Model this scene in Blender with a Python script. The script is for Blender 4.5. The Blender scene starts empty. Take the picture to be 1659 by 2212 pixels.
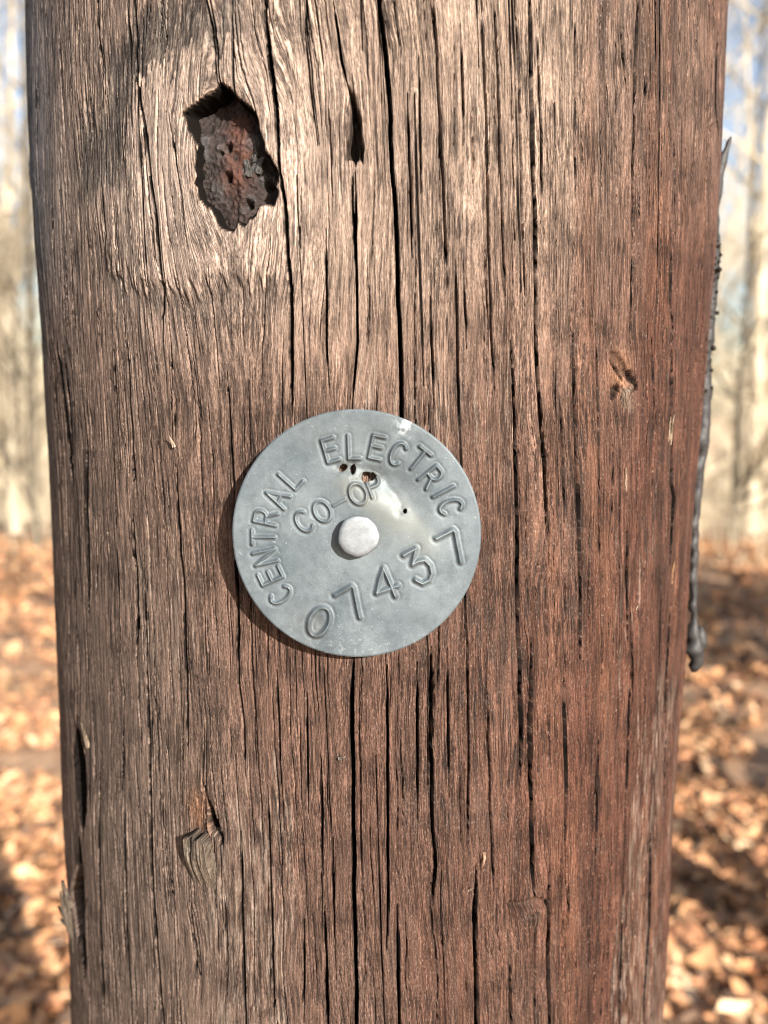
import bpy, math, random
import numpy as np
from mathutils import Matrix, Vector

random.seed(7)
rng = np.random.default_rng(11)
scene = bpy.context.scene
COL = scene.collection
RAD = math.radians

# ------------------------------------------------------------------ camera
R = 0.125                      # pole radius at eye height
CAM = np.array((0.0044, -0.342, 1.6))
PITCH, ROLL, FP = RAD(7.7), RAD(0.6), 1789.0   # FP: focal length in photo units (1659 wide)
fwd = np.array((0, math.cos(PITCH), -math.sin(PITCH)))
up0 = np.array((0, math.sin(PITCH), math.cos(PITCH)))
rt0 = np.array((1.0, 0, 0))
rt = rt0 * math.cos(ROLL) + up0 * math.sin(ROLL)
up = up0 * math.cos(ROLL) - rt0 * math.sin(ROLL)
cam_d = bpy.data.cameras.new("camera")
cam = bpy.data.objects.new("camera", cam_d)
COL.objects.link(cam)
m = Matrix.Identity(4)
for i in range(3):
    m[i][0], m[i][1], m[i][2], m[i][3] = rt[i], up[i], -fwd[i], CAM[i]
cam.matrix_world = m
cam_d.sensor_fit = 'VERTICAL'
cam_d.sensor_height = 36.0
cam_d.lens = 36.0 * FP / 2212.0
cam_d.clip_start, cam_d.clip_end = 0.01, 2000.0
cam_d.dof.use_dof = True
cam_d.dof.focus_distance = 0.225
cam_d.dof.aperture_fstop = cam_d.lens / 3.1      # a 3.1 mm wide aperture
scene.camera = cam

# ------------------------------------------------------------------ light
SUN_AZ, SUN_EL = RAD(31), RAD(21)               # to the right of and behind the camera
sun_dir = Vector((math.sin(SUN_AZ) * math.cos(SUN_EL), -math.cos(SUN_AZ) * math.cos(SUN_EL), math.sin(SUN_EL)))
w = bpy.data.worlds.new("World")
scene.world = w
w.use_nodes = True
wn = w.node_tree
wn.nodes.clear()
sky = wn.nodes.new('ShaderNodeTexSky')
sky.sky_type = 'NISHITA'
sky.sun_disc = False
sky.sun_elevation = SUN_EL
sky.sun_rotation = math.atan2(sun_dir.x, sun_dir.y)
sky.dust_density = 1.6
bg = wn.nodes.new('ShaderNodeBackground')
bg.inputs['Strength'].default_value = 0.082
wo = wn.nodes.new('ShaderNodeOutputWorld')
wn.links.new(sky.outputs[0], bg.inputs[0])
wn.links.new(bg.outputs[0], wo.inputs[0])
sun_d = bpy.data.lights.new("sun", 'SUN')
sun_d.energy = 5.0
sun_d.angle = RAD(0.53)
sun_d.color = (1.0, 0.94, 0.86)
sun = bpy.data.objects.new("sun", sun_d)
sun.rotation_euler = (-sun_dir).to_track_quat('-Z', 'Y').to_euler()
sun.location = (3, -5, 6)
COL.objects.link(sun)
scene.view_settings.view_transform = 'Standard'
scene.view_settings.look = 'None'
scene.view_settings.gamma = 1
scene.view_settings.use_curve_mapping = False
scene.view_settings.exposure = 1.56
scene.cycles.filter_width = 1.1

# ------------------------------------------------------------------ helpers
def vnoise(x, y, seed=0):
    """smooth value noise, -1..1, on arrays"""
    t = np.random.default_rng(1000 + seed).random((256, 256)).astype(np.float32) * 2 - 1
    xi = np.floor(x).astype(np.int64); yi = np.floor(y).astype(np.int64)
    fx = (x - xi).astype(np.float32); fy = (y - yi).astype(np.float32)
    fx = fx * fx * (3 - 2 * fx); fy = fy * fy * (3 - 2 * fy)
    x0 = xi & 255; x1 = (xi + 1) & 255; y0 = yi & 255; y1 = (yi + 1) & 255
    a = t[y0, x0] * (1 - fx) + t[y0, x1] * fx
    b = t[y1, x0] * (1 - fx) + t[y1, x1] * fx
    return a * (1 - fy) + b * fy

def sstep(a, b, x):
    t = np.clip((x - a) / (b - a), 0, 1)
    return t * t * (3 - 2 * t)

def ray_dir(px, py):
    return fwd + rt * ((px - 829.5) / FP) + up * ((1106.0 - py) / FP)

def pix(px, py):
    """photo position -> (arc length u, height z) on the pole's surface"""
    d = ray_dir(px, py)
    a = d[0] ** 2 + d[1] ** 2
    b = CAM[0] * d[0] + CAM[1] * d[1]
    c = CAM[0] ** 2 + CAM[1] ** 2 - R * R
    disc = b * b - a * c
    t = (-b - math.sqrt(max(disc, 0))) / a
    p = CAM + d * t
    return math.atan2(p[0], -p[1]) * R, p[2]

def at_plane(px, py, yplane):
    d = ray_dir(px, py)
    return CAM + d * ((yplane - CAM[1]) / d[1])

def mesh_obj(name, verts, faces, mat, parent=None, smooth=True, quads=True):
    """verts Nx3, faces MxK (K = 3 or 4) numpy arrays -> mesh object"""
    verts = np.asarray(verts, dtype=np.float32); faces = np.asarray(faces, dtype=np.int32)
    me = bpy.data.meshes.new(name)
    k = faces.shape[1]
    me.vertices.add(len(verts)); me.vertices.foreach_set('co', verts.ravel())
    me.loops.add(faces.size); me.loops.foreach_set('vertex_index', faces.ravel())
    me.polygons.add(len(faces))
    me.polygons.foreach_set('loop_start', np.arange(0, faces.size, k, dtype=np.int32))
    me.update(calc_edges=True)
    me.polygons.foreach_set('use_smooth', np.full(len(faces), smooth, dtype=bool))
    me.materials.append(mat)
    o = bpy.data.objects.new(name, me)
    COL.objects.link(o)
    if parent: o.parent = parent
    return o

def set_col(o, name, rgb):
    a = o.data.attributes.new(name, 'FLOAT_COLOR', 'POINT')
    c = np.ones((len(rgb), 4), dtype=np.float32); c[:, :3] = rgb
    a.data.foreach_set('color', c.ravel())

def set_vec(o, name, v):
    a = o.data.attributes.new(name, 'FLOAT_VECTOR', 'POINT')
    a.data.foreach_set('vector', np.asarray(v, dtype=np.float32).ravel())

def grid_faces(nr, nc, wrap=False):
    r = np.arange(nr - 1)[:, None]; ncol = nc if wrap else nc - 1
    c = np.arange(ncol)[None, :]; c1 = (c + 1) % nc
    return np.stack([r * nc + c, r * nc + c1, (r + 1) * nc + c1, (r + 1) * nc + c], -1).reshape(-1, 4)

def empty(name, loc=(0, 0, 0)):
    o = bpy.data.objects.new(name, None)
    o.location = loc; o.empty_display_size = 0.1
    COL.objects.link(o)
    return o

def tag(o, label, cat, group=None):
    o['label'] = label; o['category'] = cat
    if group: o['group'] = group

def kind(o, k): o['kind'] = k

class NT:
    """tiny node-tree helper"""
    def __init__(self, name):
        self.m = bpy.data.materials.new(name); self.m.use_nodes = True
        self.t = self.m.node_tree; self.t.nodes.clear()
        self.out = self.n('ShaderNodeOutputMaterial'); self.b = self.n('ShaderNodeBsdfPrincipled')
        self.l(self.b.outputs[0], self.out.inputs[0])
    def n(self, typ, **kw):
        nd = self.t.nodes.new(typ)
        for k, v in kw.items(): setattr(nd, k, v)
        return nd
    def l(self, a, b): self.t.links.new(a, b)
    def noise(self, vec, scale, detail=3.0, rough=0.55, mapscale=None):
        if mapscale:
            mp = self.n('ShaderNodeMapping'); mp.inputs['Scale'].default_value = mapscale
            self.l(vec, mp.inputs['Vector']); vec = mp.outputs[0]
        nz = self.n('ShaderNodeTexNoise'); nz.inputs['Scale'].default_value = scale
        nz.inputs['Detail'].default_value = detail; nz.inputs['Roughness'].default_value = rough
        self.l(vec, nz.inputs['Vector'])
        return nz.outputs['Fac']
    def rng(self, val, a, b, c, d):
        mr = self.n('ShaderNodeMapRange'); mr.inputs[1].default_value = a; mr.inputs[2].default_value = b
        mr.inputs[3].default_value = c; mr.inputs[4].default_value = d
        self.l(val, mr.inputs[0]); return mr.outputs[0]
    def mix(self, fac, a, b, blend='MIX'):
        mx = self.n('ShaderNodeMix', data_type='RGBA', blend_type=blend)
        for inp, v in ((mx.inputs[0], fac), (mx.inputs[6], a), (mx.inputs[7], b)):
            if isinstance(v, (int, float)): inp.default_value = v
            elif isinstance(v, tuple): inp.default_value = (*v, 1.0)
            else: self.l(v, inp)
        return mx.outputs[2]
    def math(self, op, a, b=0.0):
        mm = self.n('ShaderNodeMath', operation=op)
        for inp, v in ((mm.inputs[0], a), (mm.inputs[1], b)):
            if isinstance(v, (int, float)): inp.default_value = v
            else: self.l(v, inp)
        return mm.outputs[0]
    def bump(self, h, dist, strength=1.0):
        bp = self.n('ShaderNodeBump'); bp.inputs['Distance'].default_value = dist
        bp.inputs['Strength'].default_value = strength
        self.l(h, bp.inputs['Height']); self.l(bp.outputs[0], self.b.inputs['Normal'])
    def scale_col(self, col, fac):
        v = self.n('ShaderNodeVectorMath', operation='SCALE'); self.l(col, v.inputs[0]); self.l(fac, v.inputs['Scale'])
        return v.outputs[0]
    def set(self, **kw):
        for k, v in kw.items():
            self.b.inputs[k.replace('_', ' ')].default_value = v

# ------------------------------------------------------------------ materials
def mat_wood():
    t = NT('weathered_wood')
    col = t.n('ShaderNodeAttribute', attribute_name='col').outputs['Color']
    gr = t.n('ShaderNodeAttribute', attribute_name='grain').outputs['Vector']
    sp = t.n('ShaderNodeSeparateXYZ'); t.l(gr, sp.inputs[0]); soak_shade = sp.outputs[2]
    n1 = t.noise(gr, 1.0, 4, 0.6, (1500, 130, 0))
    n2 = t.noise(gr, 1.0, 3, 0.6, (3300, 620, 0))
    n3 = t.noise(gr, 1.0, 2, 0.5, (3600, 1000, 0))
    f = t.math('MULTIPLY', t.rng(n1, 0.3, 0.7, 0.38, 1.55), t.rng(n2, 0.3, 0.7, 0.4, 1.6))
    f = t.math('ADD', 1.0, t.math('MULTIPLY', t.math('SUBTRACT', f, 1.0), t.rng(t.noise(gr, 1.0, 2, 0.5, (75, 22, 0)), 0.35, 0.65, 0.45, 1.15)))
    c = t.scale_col(col, f)
    pale = t.rng(n3, 0.58, 0.70, 0.0, 0.6)
    lighter = t.mix(1.0, t.mix(0.3, col, (0.34, 0.29, 0.24)), (1.35, 1.3, 1.25), 'MULTIPLY')
    c = t.mix(pale, c, lighter)
    pit = t.rng(n2, 0.33, 0.25, 0.0, 0.6)
    c = t.mix(pit, c, (0.02, 0.013, 0.010))
    n4 = t.noise(gr, 1.0, 2, 0.5, (2300, 42, 0))
    line = t.rng(t.math('ABSOLUTE', t.math('SUBTRACT', n4, 0.5)), 0.0, 0.05, 0.85, 0.0)
    line = t.math('MULTIPLY', line, t.rng(t.noise(gr, 1.0, 2, 0.5, (90, 40, 0)), 0.36, 0.56, 0.15, 1.0))
    c = t.mix(line, c, (0.014, 0.010, 0.009))
    n5 = t.noise(gr, 1.0, 2, 0.5, (2100, 210, 0))
    dash = t.math('MULTIPLY', t.rng(n5, 0.62, 0.70, 0.0, 0.65), t.rng(t.noise(gr, 1.0, 2, 0.5, (70, 55, 0)), 0.45, 0.6, 0.0, 1.0))
    c = t.mix(dash, c, (0.012, 0.009, 0.008))
    c = t.mix(soak_shade, c, (0.006, 0.005, 0.0045))      # creosote-black wood down in the checks
    t.l(c, t.b.inputs['Base Color'])
    t.l(t.rng(n2, 0.3, 0.7, 0.78, 0.55), t.b.inputs['Roughness'])
    t.l(t.math('MULTIPLY', t.math('SUBTRACT', 1.0, soak_shade), 0.11), t.b.inputs['Specular IOR Level'])
    h = t.math('SUBTRACT', t.math('ADD', n1, t.math('MULTIPLY', n2, 0.8)), t.math('MULTIPLY', line, 0.7))
    h = t.math('SUBTRACT', h, t.math('MULTIPLY', dash, 0.6))
    h = t.math('MULTIPLY', h, t.math('SUBTRACT', 1.0, soak_shade))
    t.bump(h, 0.00055, 1.0)
    return t.m

def mat_vcol(name, attr='col', rough=0.8, nscale=900, bump=0.0004, spec=0.25, var=0.45):
    t = NT(name)
    col = t.n('ShaderNodeAttribute', attribute_name=attr).outputs['Color']
    tc = t.n('ShaderNodeTexCoord').outputs['Object']
    n1 = t.noise(tc, nscale, 4, 0.65)
    c = t.scale_col(col, t.rng(n1, 0.25, 0.75, 1 - var, 1 + var))
    t.l(c, t.b.inputs['Base Color'])
    t.set(Roughness=rough, Specular_IOR_Level=spec)
    if bump: t.bump(n1, bump, 1.0)
    return t.m

def mat_tar():
    t = NT('tar')
    tc = t.n('ShaderNodeTexCoord').outputs['Object']
    n1 = t.noise(tc, 420, 4, 0.6)
    c = t.mix(n1, (0.008, 0.0075, 0.0075), (0.028, 0.026, 0.026))
    t.l(c, t.b.inputs['Base Color'])
    t.set(Roughness=0.58, Specular_IOR_Level=0.4)
    t.bump(n1, 0.0006, 0.8)
    return t.m

def mat_bead():
    t = NT('resin_bead')
    t.set(Base_Color=(0.012, 0.009, 0.007, 1), Roughness=0.05, Specular_IOR_Level=0.6)
    return t.m

def mat_zinc():
    t = NT('dull_zinc')
    tc = t.n('ShaderNodeTexCoord').outputs['Object']
    big = t.noise(tc, 70, 5, 0.6)
    mid = t.noise(tc, 420, 4, 0.6)
    fine = t.noise(tc, 2600, 3, 0.6)
    att = t.n('ShaderNodeAttribute', attribute_name='stain').outputs['Color']
    c = t.mix(t.rng(big, 0.34, 0.68, 0, 1), (0.058, 0.074, 0.085), (0.108, 0.128, 0.139))
    c = t.scale_col(c, t.rng(mid, 0.25, 0.75, 0.84, 1.14))
    c = t.scale_col(c, t.rng(fine, 0.3, 0.7, 0.88, 1.12))
    c = t.mix(t.rng(t.noise(tc, 1500, 2, 0.5), 0.70, 0.76, 0, 0.6), c, (0.29, 0.31, 0.32))
    c = t.mix(t.rng(t.noise(tc, 1150, 2, 0.5), 0.74, 0.79, 0, 0.7), c, (0.08, 0.085, 0.085))
    sep = t.n('ShaderNodeSeparateColor'); t.l(att, sep.inputs[0])
    c = t.mix(sep.outputs[0], c, (0.34, 0.37, 0.39))       # bright scrapes
    c = t.mix(sep.outputs[1], c, (0.045, 0.045, 0.042))     # black grime
    c = t.mix(sep.outputs[2], c, (0.128, 0.138, 0.131))       # paler metal on the dent's crest and bumps
    t.l(c, t.b.inputs['Base Color'])
    t.l(t.rng(mid, 0.3, 0.7, 0.5, 0.64), t.b.inputs['Roughness'])
    t.set(Metallic=0.3, Specular_IOR_Level=0.4)
    t.bump(t.math('ADD', mid, t.math('MULTIPLY', fine, 0.5)), 0.00007, 0.8)
    return t.m

def mat_nail():
    t = NT('galvanized_steel')
    tc = t.n('ShaderNodeTexCoord').outputs['Object']
    n1 = t.noise(tc, 700, 6, 0.7); n2 = t.noise(tc, 2600, 3, 0.6)
    c = t.mix(t.rng(n1, 0.35, 0.65, 0, 1), (0.125, 0.138, 0.148), (0.200, 0.216, 0.232))
    c = t.mix(t.rng(n2, 0.62, 0.74, 0, 0.5), c, (0.17, 0.145, 0.115))
    t.l(c, t.b.inputs['Base Color'])
    t.l(t.rng(n1, 0.3, 0.7, 0.6, 0.4), t.b.inputs['Roughness'])
    t.set(Metallic=0.6, Specular_IOR_Level=0.5)
    t.bump(n1, 0.00004, 0.8)
    return t.m

def mat_bark(name, a, b):
    t = NT(name)
    tc = t.n('ShaderNodeTexCoord').outputs['Object']
    n1 = t.noise(tc, 6, 5, 0.6, (4, 4, 0.7)); n2 = t.noise(tc, 1.1, 3)
    c = t.mix(t.rng(n1, 0.3, 0.7, 0, 1), a, b)
    c = t.scale_col(c, t.rng(n2, 0.3, 0.7, 0.85, 1.15))
    t.l(c, t.b.inputs['Base Color']); t.set(Roughness=0.9, Specular_IOR_Level=0.15)
    t.bump(n1, 0.02, 0.8)
    return t.m

def mat_ground():
    t = NT('leaf_mould')
    tc = t.n('ShaderNodeTexCoord').outputs['Object']
    n1 = t.noise(tc, 9, 6, 0.7); n2 = t.noise(tc, 0.6, 4, 0.6); n3 = t.noise(tc, 28, 3, 0.6)
    c = t.mix(t.rng(n1, 0.32, 0.68, 0, 1), (0.18, 0.11, 0.07), (0.50, 0.31, 0.185))
    c = t.mix(t.rng(n3, 0.5, 0.7, 0, 0.6), c, (0.42, 0.29, 0.18))
    c = t.scale_col(c, t.rng(n2, 0.3, 0.7, 0.8, 1.2))
    t.l(c, t.b.inputs['Base Color']); t.set(Roughness=0.9, Specular_IOR_Level=0.15)
    t.bump(n1, 0.05, 0.8)
    return t.m

WOOD = mat_wood(); ROT = mat_vcol('rotten_wood', rough=0.75, nscale=1100, bump=0.0007)
TAR = mat_tar(); BEAD = mat_bead(); ZINC = mat_zinc(); NAIL = mat_nail()
GROUND = mat_ground()
BARKS = [mat_bark('pale_bark', (0.38, 0.315, 0.225), (0.68, 0.59, 0.44)),
         mat_bark('grey_bark', (0.055, 0.046, 0.034), (0.15, 0.125, 0.09)),
         mat_bark('tan_bark', (0.40, 0.33, 0.225), (0.66, 0.56, 0.40))]

# ------------------------------------------------------------------ ground
def gz(x, y):
    """hillside: falls gently away from the photographer, steeper past nine metres, flat far below"""
    x = np.asarray(x, dtype=float); y = np.asarray(y, dtype=float)
    f = np.clip(y - 9, 0, 22)
    z = -0.05 * np.clip(y, -60, 60) - 0.0042 * f * f - 0.185 * np.clip(y - 31, 0, 35)
    return z + 0.05 * vnoise(x * 0.7 + 40, y * 0.7 + 40, 71) * np.clip((np.abs(y) + np.abs(x) - 0.4), 0, 1) \
             + 0.02 * vnoise(x * 2.6 + 40, y * 2.6 + 40, 72) * np.clip((np.abs(y) + np.abs(x) - 0.4), 0, 1)

rr = np.concatenate([[0.0], np.geomspace(0.25, 900, 150)])
aa = np.linspace(0, 2 * math.pi, 180, endpoint=False)
gx = (rr[:, None] * np.sin(aa)[None, :]); gy = (rr[:, None] * np.cos(aa)[None, :])
g = mesh_obj('ground', np.stack([gx, gy, gz(gx, gy)], -1).reshape(-1, 3), grid_faces(len(rr), len(aa), True)[:, ::-1], GROUND)
kind(g, 'structure')

# ------------------------------------------------------------------ utility pole
pole = empty('utility_pole')
tag(pole, 'weathered reddish brown wooden utility pole with deep vertical cracks and a knot hole', 'utility pole')

def spaced(a, b, step): return np.linspace(a, b, max(2, int(round((b - a) / step)) + 1))
d2r = math.pi / 180
th = np.concatenate([spaced(-180, -108, 3.2)[:-1], spaced(-108, -76, 0.4)[:-1], spaced(-76, -48, 0.145)[:-1],
                     spaced(-48, 48, 0.098)[:-1], spaced(48, 76, 0.145)[:-1], spaced(76, 108, 0.4)[:-1],
                     spaced(108, 180, 3.2)[:-1]]) * d2r
zz = np.concatenate([spaced(-0.4, 1.25, 0.06)[:-1], spaced(1.25, 1.325, 0.004)[:-1], spaced(1.325, 1.775, 0.00062)[:-1],
                     spaced(1.775, 1.85, 0.004)[:-1], spaced(1.85, 8.0, 0.12)])
# cracks: photo polylines (x, y), width in photo units
CR = [
 ([(720,0),(732,75),(740,140),(755,205)],8), ([(762,372),(765,500),(770,630)],4),
 ([(820,-60),(820,0),(827,60),(834,130),(843,250),(848,380),(857,500),(860,640),(866,760),(870,900),(868,1100)],10),
 ([(852,0),(860,60),(867,115)],4), ([(937,-40),(937,0),(947,200),(957,400),(964,530),(967,620)],6),
 ([(994,50),(1000,200),(1002,310)],4), ([(1039,0),(1049,225),(1054,450),(1064,737),(1070,840)],5),
 ([(1067,-30),(1067,0),(1077,150),(1087,500),(1094,640)],5.5), ([(1114,0),(1122,150),(1127,450),(1137,660)],5),
 ([(1147,-60),(1147,0),(1147,150),(1152,350),(1157,550),(1160,700),(1165,811),(1174,923),(1181,1034),(1181,1140)],9),
 ([(1162,20),(1166,150),(1170,300),(1168,480)],3.5),
 ([(1242,0),(1244,300),(1247,425)],4), ([(1377,-40),(1377,0),(1369,175),(1364,350),(1362,550),(1359,735)],5.5),
 ([(1340,50),(1344,120),(1352,195)],6), ([(1391,150),(1387,235)],4),
 ([(1449,320),(1449,400),(1447,465)],5), ([(1441,500),(1439,650),(1446,718)],5), ([(1542,35),(1534,235),(1539,320)],5),
 ([(1437,210),(1439,300)],4), ([(1462,210),(1460,300)],4),
 ([(1105,737),(1113,867),(1116,997),(1120,1146),(1120,1295),(1124,1474),(1126,1560),(1124,1680)],8),
 ([(1241,700),(1246,923),(1252,1109),(1256,1295),(1252,1440)],7),
 ([(1401,700),(1408,840),(1410,900)],3.5), ([(1443,755),(1445,897),(1447,1045),(1453,1072),(1445,1225)],6.5),
 ([(1447,1294),(1442,1474),(1440,1560)],5), ([(1213,848),(1220,1000),(1220,1130)],4.5),
 ([(1287,700),(1294,1000),(1299,1240)],3), ([(1324,980),(1322,1150)],3.5), ([(1352,1130),(1350,1260),(1354,1400)],4.5),
 ([(1356,1300),(1368,1450),(1367,1530)],4),
 ([(932,1400),(932,1474),(932,1674),(937,1799),(942,1874),(937,1960)],8.5),
 ([(837,1440),(837,1474),(839,1724),(839,1974),(836,2060)],5), ([(902,1430),(904,1774)],4),
 ([(967,1400),(972,1724)],3.5), ([(1012,1390),(1014,1624),(1012,1824)],5), ([(1054,1499),(1059,1724),(1067,1924)],5),
 ([(1149,1380),(1149,1504),(1144,1674),(1149,1874),(1157,1944)],9), ([(1029,1870),(1027,1974),(1029,2212),(1030,2280)],9.5),
 ([(859,1960),(864,2212),(865,2280)],7), ([(1187,1870),(1184,2074),(1189,2212),(1190,2270)],7), ([(1099,2055),(1104,2212),(1105,2260)],6.5),
 ([(1115,2060),(1113,2140)],4), ([(1217,1440),(1222,1699),(1219,1824)],5.5), ([(1292,1574),(1287,1874)],5),
 ([(1364,1440),(1352,1824),(1339,2212)],5), ([(1409,1800),(1407,2000),(1392,2212)],6), ([(1442,1560),(1437,1724)],4),
 ([(1157,1974),(1155,2212)],5), ([(1228,1880),(1230,2000)],4), ([(1307,2040),(1300,2212)],4),
 ([(312,1430),(320,1600),(325,1749),(330,1924),(340,2074),(350,2212),(354,2280)],7),
 ([(764,1415),(761,1524),(763,1824),(765,1974),(770,2099),(768,2212),(768,2280)],10),
 ([(377,1000),(383,1204),(390,1270),(397,1470),(400,1630)],6.5),
 ([(490,800),(500,1004),(507,1237),(513,1474),(525,1574),(525,1680)],6.5),
 ([(272,720),(278,904),(283,1060)],6), ([(278,1112),(287,1237),(292,1337),(290,1440)],7.5), ([(303,1200),(308,1337),(313,1440)],5),
 ([(240,740),(248,904)],5), ([(180,920),(182,1070),(187,1204),(187,1340)],6), ([(370,737),(370,845)],5.5), ([(377,860),(373,945)],7),
 ([(450,-40),(450,0),(470,100),(481,195)],6.5),
 ([(570,-40),(575,0),(587,125),(602,250),(610,375),(622,475),(630,600),(632,737),(630,900)],9.5),
 ([(297,50),(305,175),(325,300),(335,400),(345,475),(355,625),(352,760)],6.5),
 ([(210,-20),(215,75),(227,195)],5), ([(218,380),(230,515)],6), ([(355,0),(370,100)],5), ([(375,255),(388,330),(402,425)],3.5),
 ([(455,575),(460,660)],4.5), ([(705,495),(707,650),(705,737),(712,840)],4), ([(768,372),(770,550),(772,737),(760,895)],4.5),
 ([(438,1574),(433,1700)],4.5), ([(410,1955),(425,2114)],6), ([(595,1450),(605,1700)],5), ([(575,1700),(582,1874),(587,2024),(592,2212)],5),
 ([(520,1800),(522,1974),(530,2212),(532,2260)],5), ([(700,1960),(707,2212),(709,2270)],7.5), ([(717,1814),(720,2034)],5.5),
 ([(655,1990),(655,2212)],4), ([(662,1500),(664,1760)],4), ([(693,1640),(696,1900)],4), ([(215,1630),(216,1900),(222,2212)],5),
 ([(265,1500),(262,1720)],5), ([(268,1700),(280,2212)],4.5), ([(660,60),(675,200),(690,320)],4), ([(680,0),(700,140)],4),
 ([(905,120),(910,420)],3.5), ([(880,200),(892,560)],3.5), ([(1000,560),(1010,760)],3.5), ([(930,640),(938,880)],4), ([(985,560),(992,900)],4),
 ([(165,1573),(172,1680),(177,1800)],26), ([(170,1800),(176,1950),(181,2115)],13), ([(120,740),(135,900),(150,1060)],8), ([(134,760),(146,950)],6),
]
# the grain leans slightly; how much, and where, is read from the long checks
_f = []
for pts, w_ in CR:
    qa, qb = pix(*pts[0]), pix(*pts[-1])
    if abs(qa[1] - qb[1]) > .018 and w_ < 12: _f.append(((qa[0] + qb[0]) / 2, (qb[0] - qa[0]) / (qb[1] - qa[1]), abs(qa[1] - qb[1])))
_f = np.array(_f); SLOPE = np.polyfit(_f[:, 0], np.clip(_f[:, 1], -.2, .2), 3, w=_f[:, 2])
def slope(u): return np.polyval(SLOPE, np.clip(u, -.14, .14)) * (1 - sstep(.14, .2, np.abs(u)))
NR, NC = len(zz), len(th)
ucol = th * R
Z = np.broadcast_to(zz[:, None], (NR, NC))
U = ucol[None, :] + slope(ucol)[None, :] * np.clip(zz - 1.56, -.26, .24)[:, None]      # mesh columns follow the grain
def crack_path(ci, pts, wpx):
    q = np.array([pix(x, y) for x, y in pts])
    sc = np.array([abs(pix(x + 2, y)[0] - pix(x - 2, y)[0]) / 4 for x, y in pts])     # surface width of one photo unit
    order = np.argsort(q[:, 1]); q = q[order]; sc = np.minimum(sc[order], 0.0005)
    r0, r1 = np.searchsorted(zz, q[0, 1]), np.searchsorted(zz, q[-1, 1])
    zr = zz[r0:r1]; ones = np.full_like(zr, ci * 7.3)
    uc = np.interp(zr, q[:, 1], q[:, 0])
    uc = uc + wpx * 0.000013 * vnoise(zr / .005, ones, 21) + wpx * 0.000012 * np.floor(vnoise(zr / .011, ones, 22) * 2.2)
    return q, sc, r0, r1, zr, ones, uc
U = U.copy()
for ci, (pts, wpx) in enumerate(CR):                 # and the long checks each keep to one column
    q, sc, r0, r1, zr, ones, uc = crack_path(ci, pts, wpx)
    if r1 - r0 < 3 or wpx > 12: continue
    mid = (r0 + r1) // 2; j0 = int(np.searchsorted(U[mid], uc[mid - r0])); wdw = 16
    if j0 < wdw + 1 or j0 > NC - wdw - 2: continue
    dl = np.clip(uc - U[r0:r1, j0], -.0022, .0022)
    ext = 40; e0, e1 = max(r0 - ext, 0), min(r1 + ext, NR)
    full = np.concatenate([dl[0] * np.linspace(0, 1, r0 - e0, endpoint=False) ** 2 if r0 > e0 else [], dl, dl[-1] * np.linspace(1, 0, e1 - r1) ** 2 if e1 > r1 else []])
    kk = np.arange(-wdw, wdw + 1) / (wdw + 1.0); bump_ = (1 - kk ** 2) ** 2
    U[e0:e1, j0 - wdw:j0 + wdw + 1] += full[:, None] * bump_[None, :]
U = np.maximum.accumulate(U, axis=1)
TH = U / R

# knots: photo position, half width, half height (m), strength of the grain's detour
K1 = pix(500, 345); K2 = pix(764, 290); K3 = pix(440, 1800); K4 = pix(1345, 835); K5 = pix(1155, 1950)
KL = pix(95, 330); KR = pix(1535, 420)
knots = [(K1, .0190, .034, .98), (K2, .0032, .014, .85), (K3, .0055, .013, .8), (K4, .0045, .011, .85),
         (K5, .004, .007, .75), (KL, .012, .03, .7), (KR, .012, .03, .6)]
S = np.broadcast_to(ucol[None, :], (NR, NC)).copy()
S = S + 0.0009 * vnoise(U * 45 + 9, Z * 16 + 9, 1) + 0.0005 * vnoise(U * 140 + 9, Z * 55 + 9, 2) \
      + 0.00014 * vnoise(U * 700 + 9, Z * 300 + 9, 30)
for (ku, kz), a, b, k in knots:
    x = U - ku; y = Z - kz
    S = S - x * k / (1 + (x / a) ** 2 + (y / b) ** 2) ** 1.25

H = np.zeros((NR, NC), dtype=np.float64)
# broad unevenness of the hewn trunk
H += 0.0011 * vnoise(U * 22 + 5, Z * 9 + 5, 3) + 0.0005 * vnoise(U * 70 + 5, Z * 20 + 5, 4)
for (ku, kz), a, b, k in knots[:1] + knots[5:]:
    H += 0.0016 * np.exp(-((U - ku) / (a * 2.6)) ** 2 - ((Z - kz) / (b * 1.7)) ** 2)
# ridges and furrows along the grain
s1 = vnoise(S / .0021, Z / .05, 5); s2 = vnoise(S / .00085, Z / .015, 6); s3 = vnoise(S / .00048, Z / .005, 7)
rough_mask = 0.55 + 0.45 * sstep(-0.3, 0.4, vnoise(U * 28 + 3, Z * 12 + 3, 8))
right = sstep(0.03, 0.10, U)          # the right flank is smoother, redder wood
left = sstep(-0.02, -0.09, U)
amp = rough_mask * (1 - 0.45 * right + 0.5 * left)
H += amp * (0.00016 * s1 + 0.00017 * s2 + 0.00009 * s3)
fur = np.clip(s2 * 0.6 + s1 * 0.5 - 0.25, 0, 1)
H -= amp * 0.0008 * fur

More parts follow.
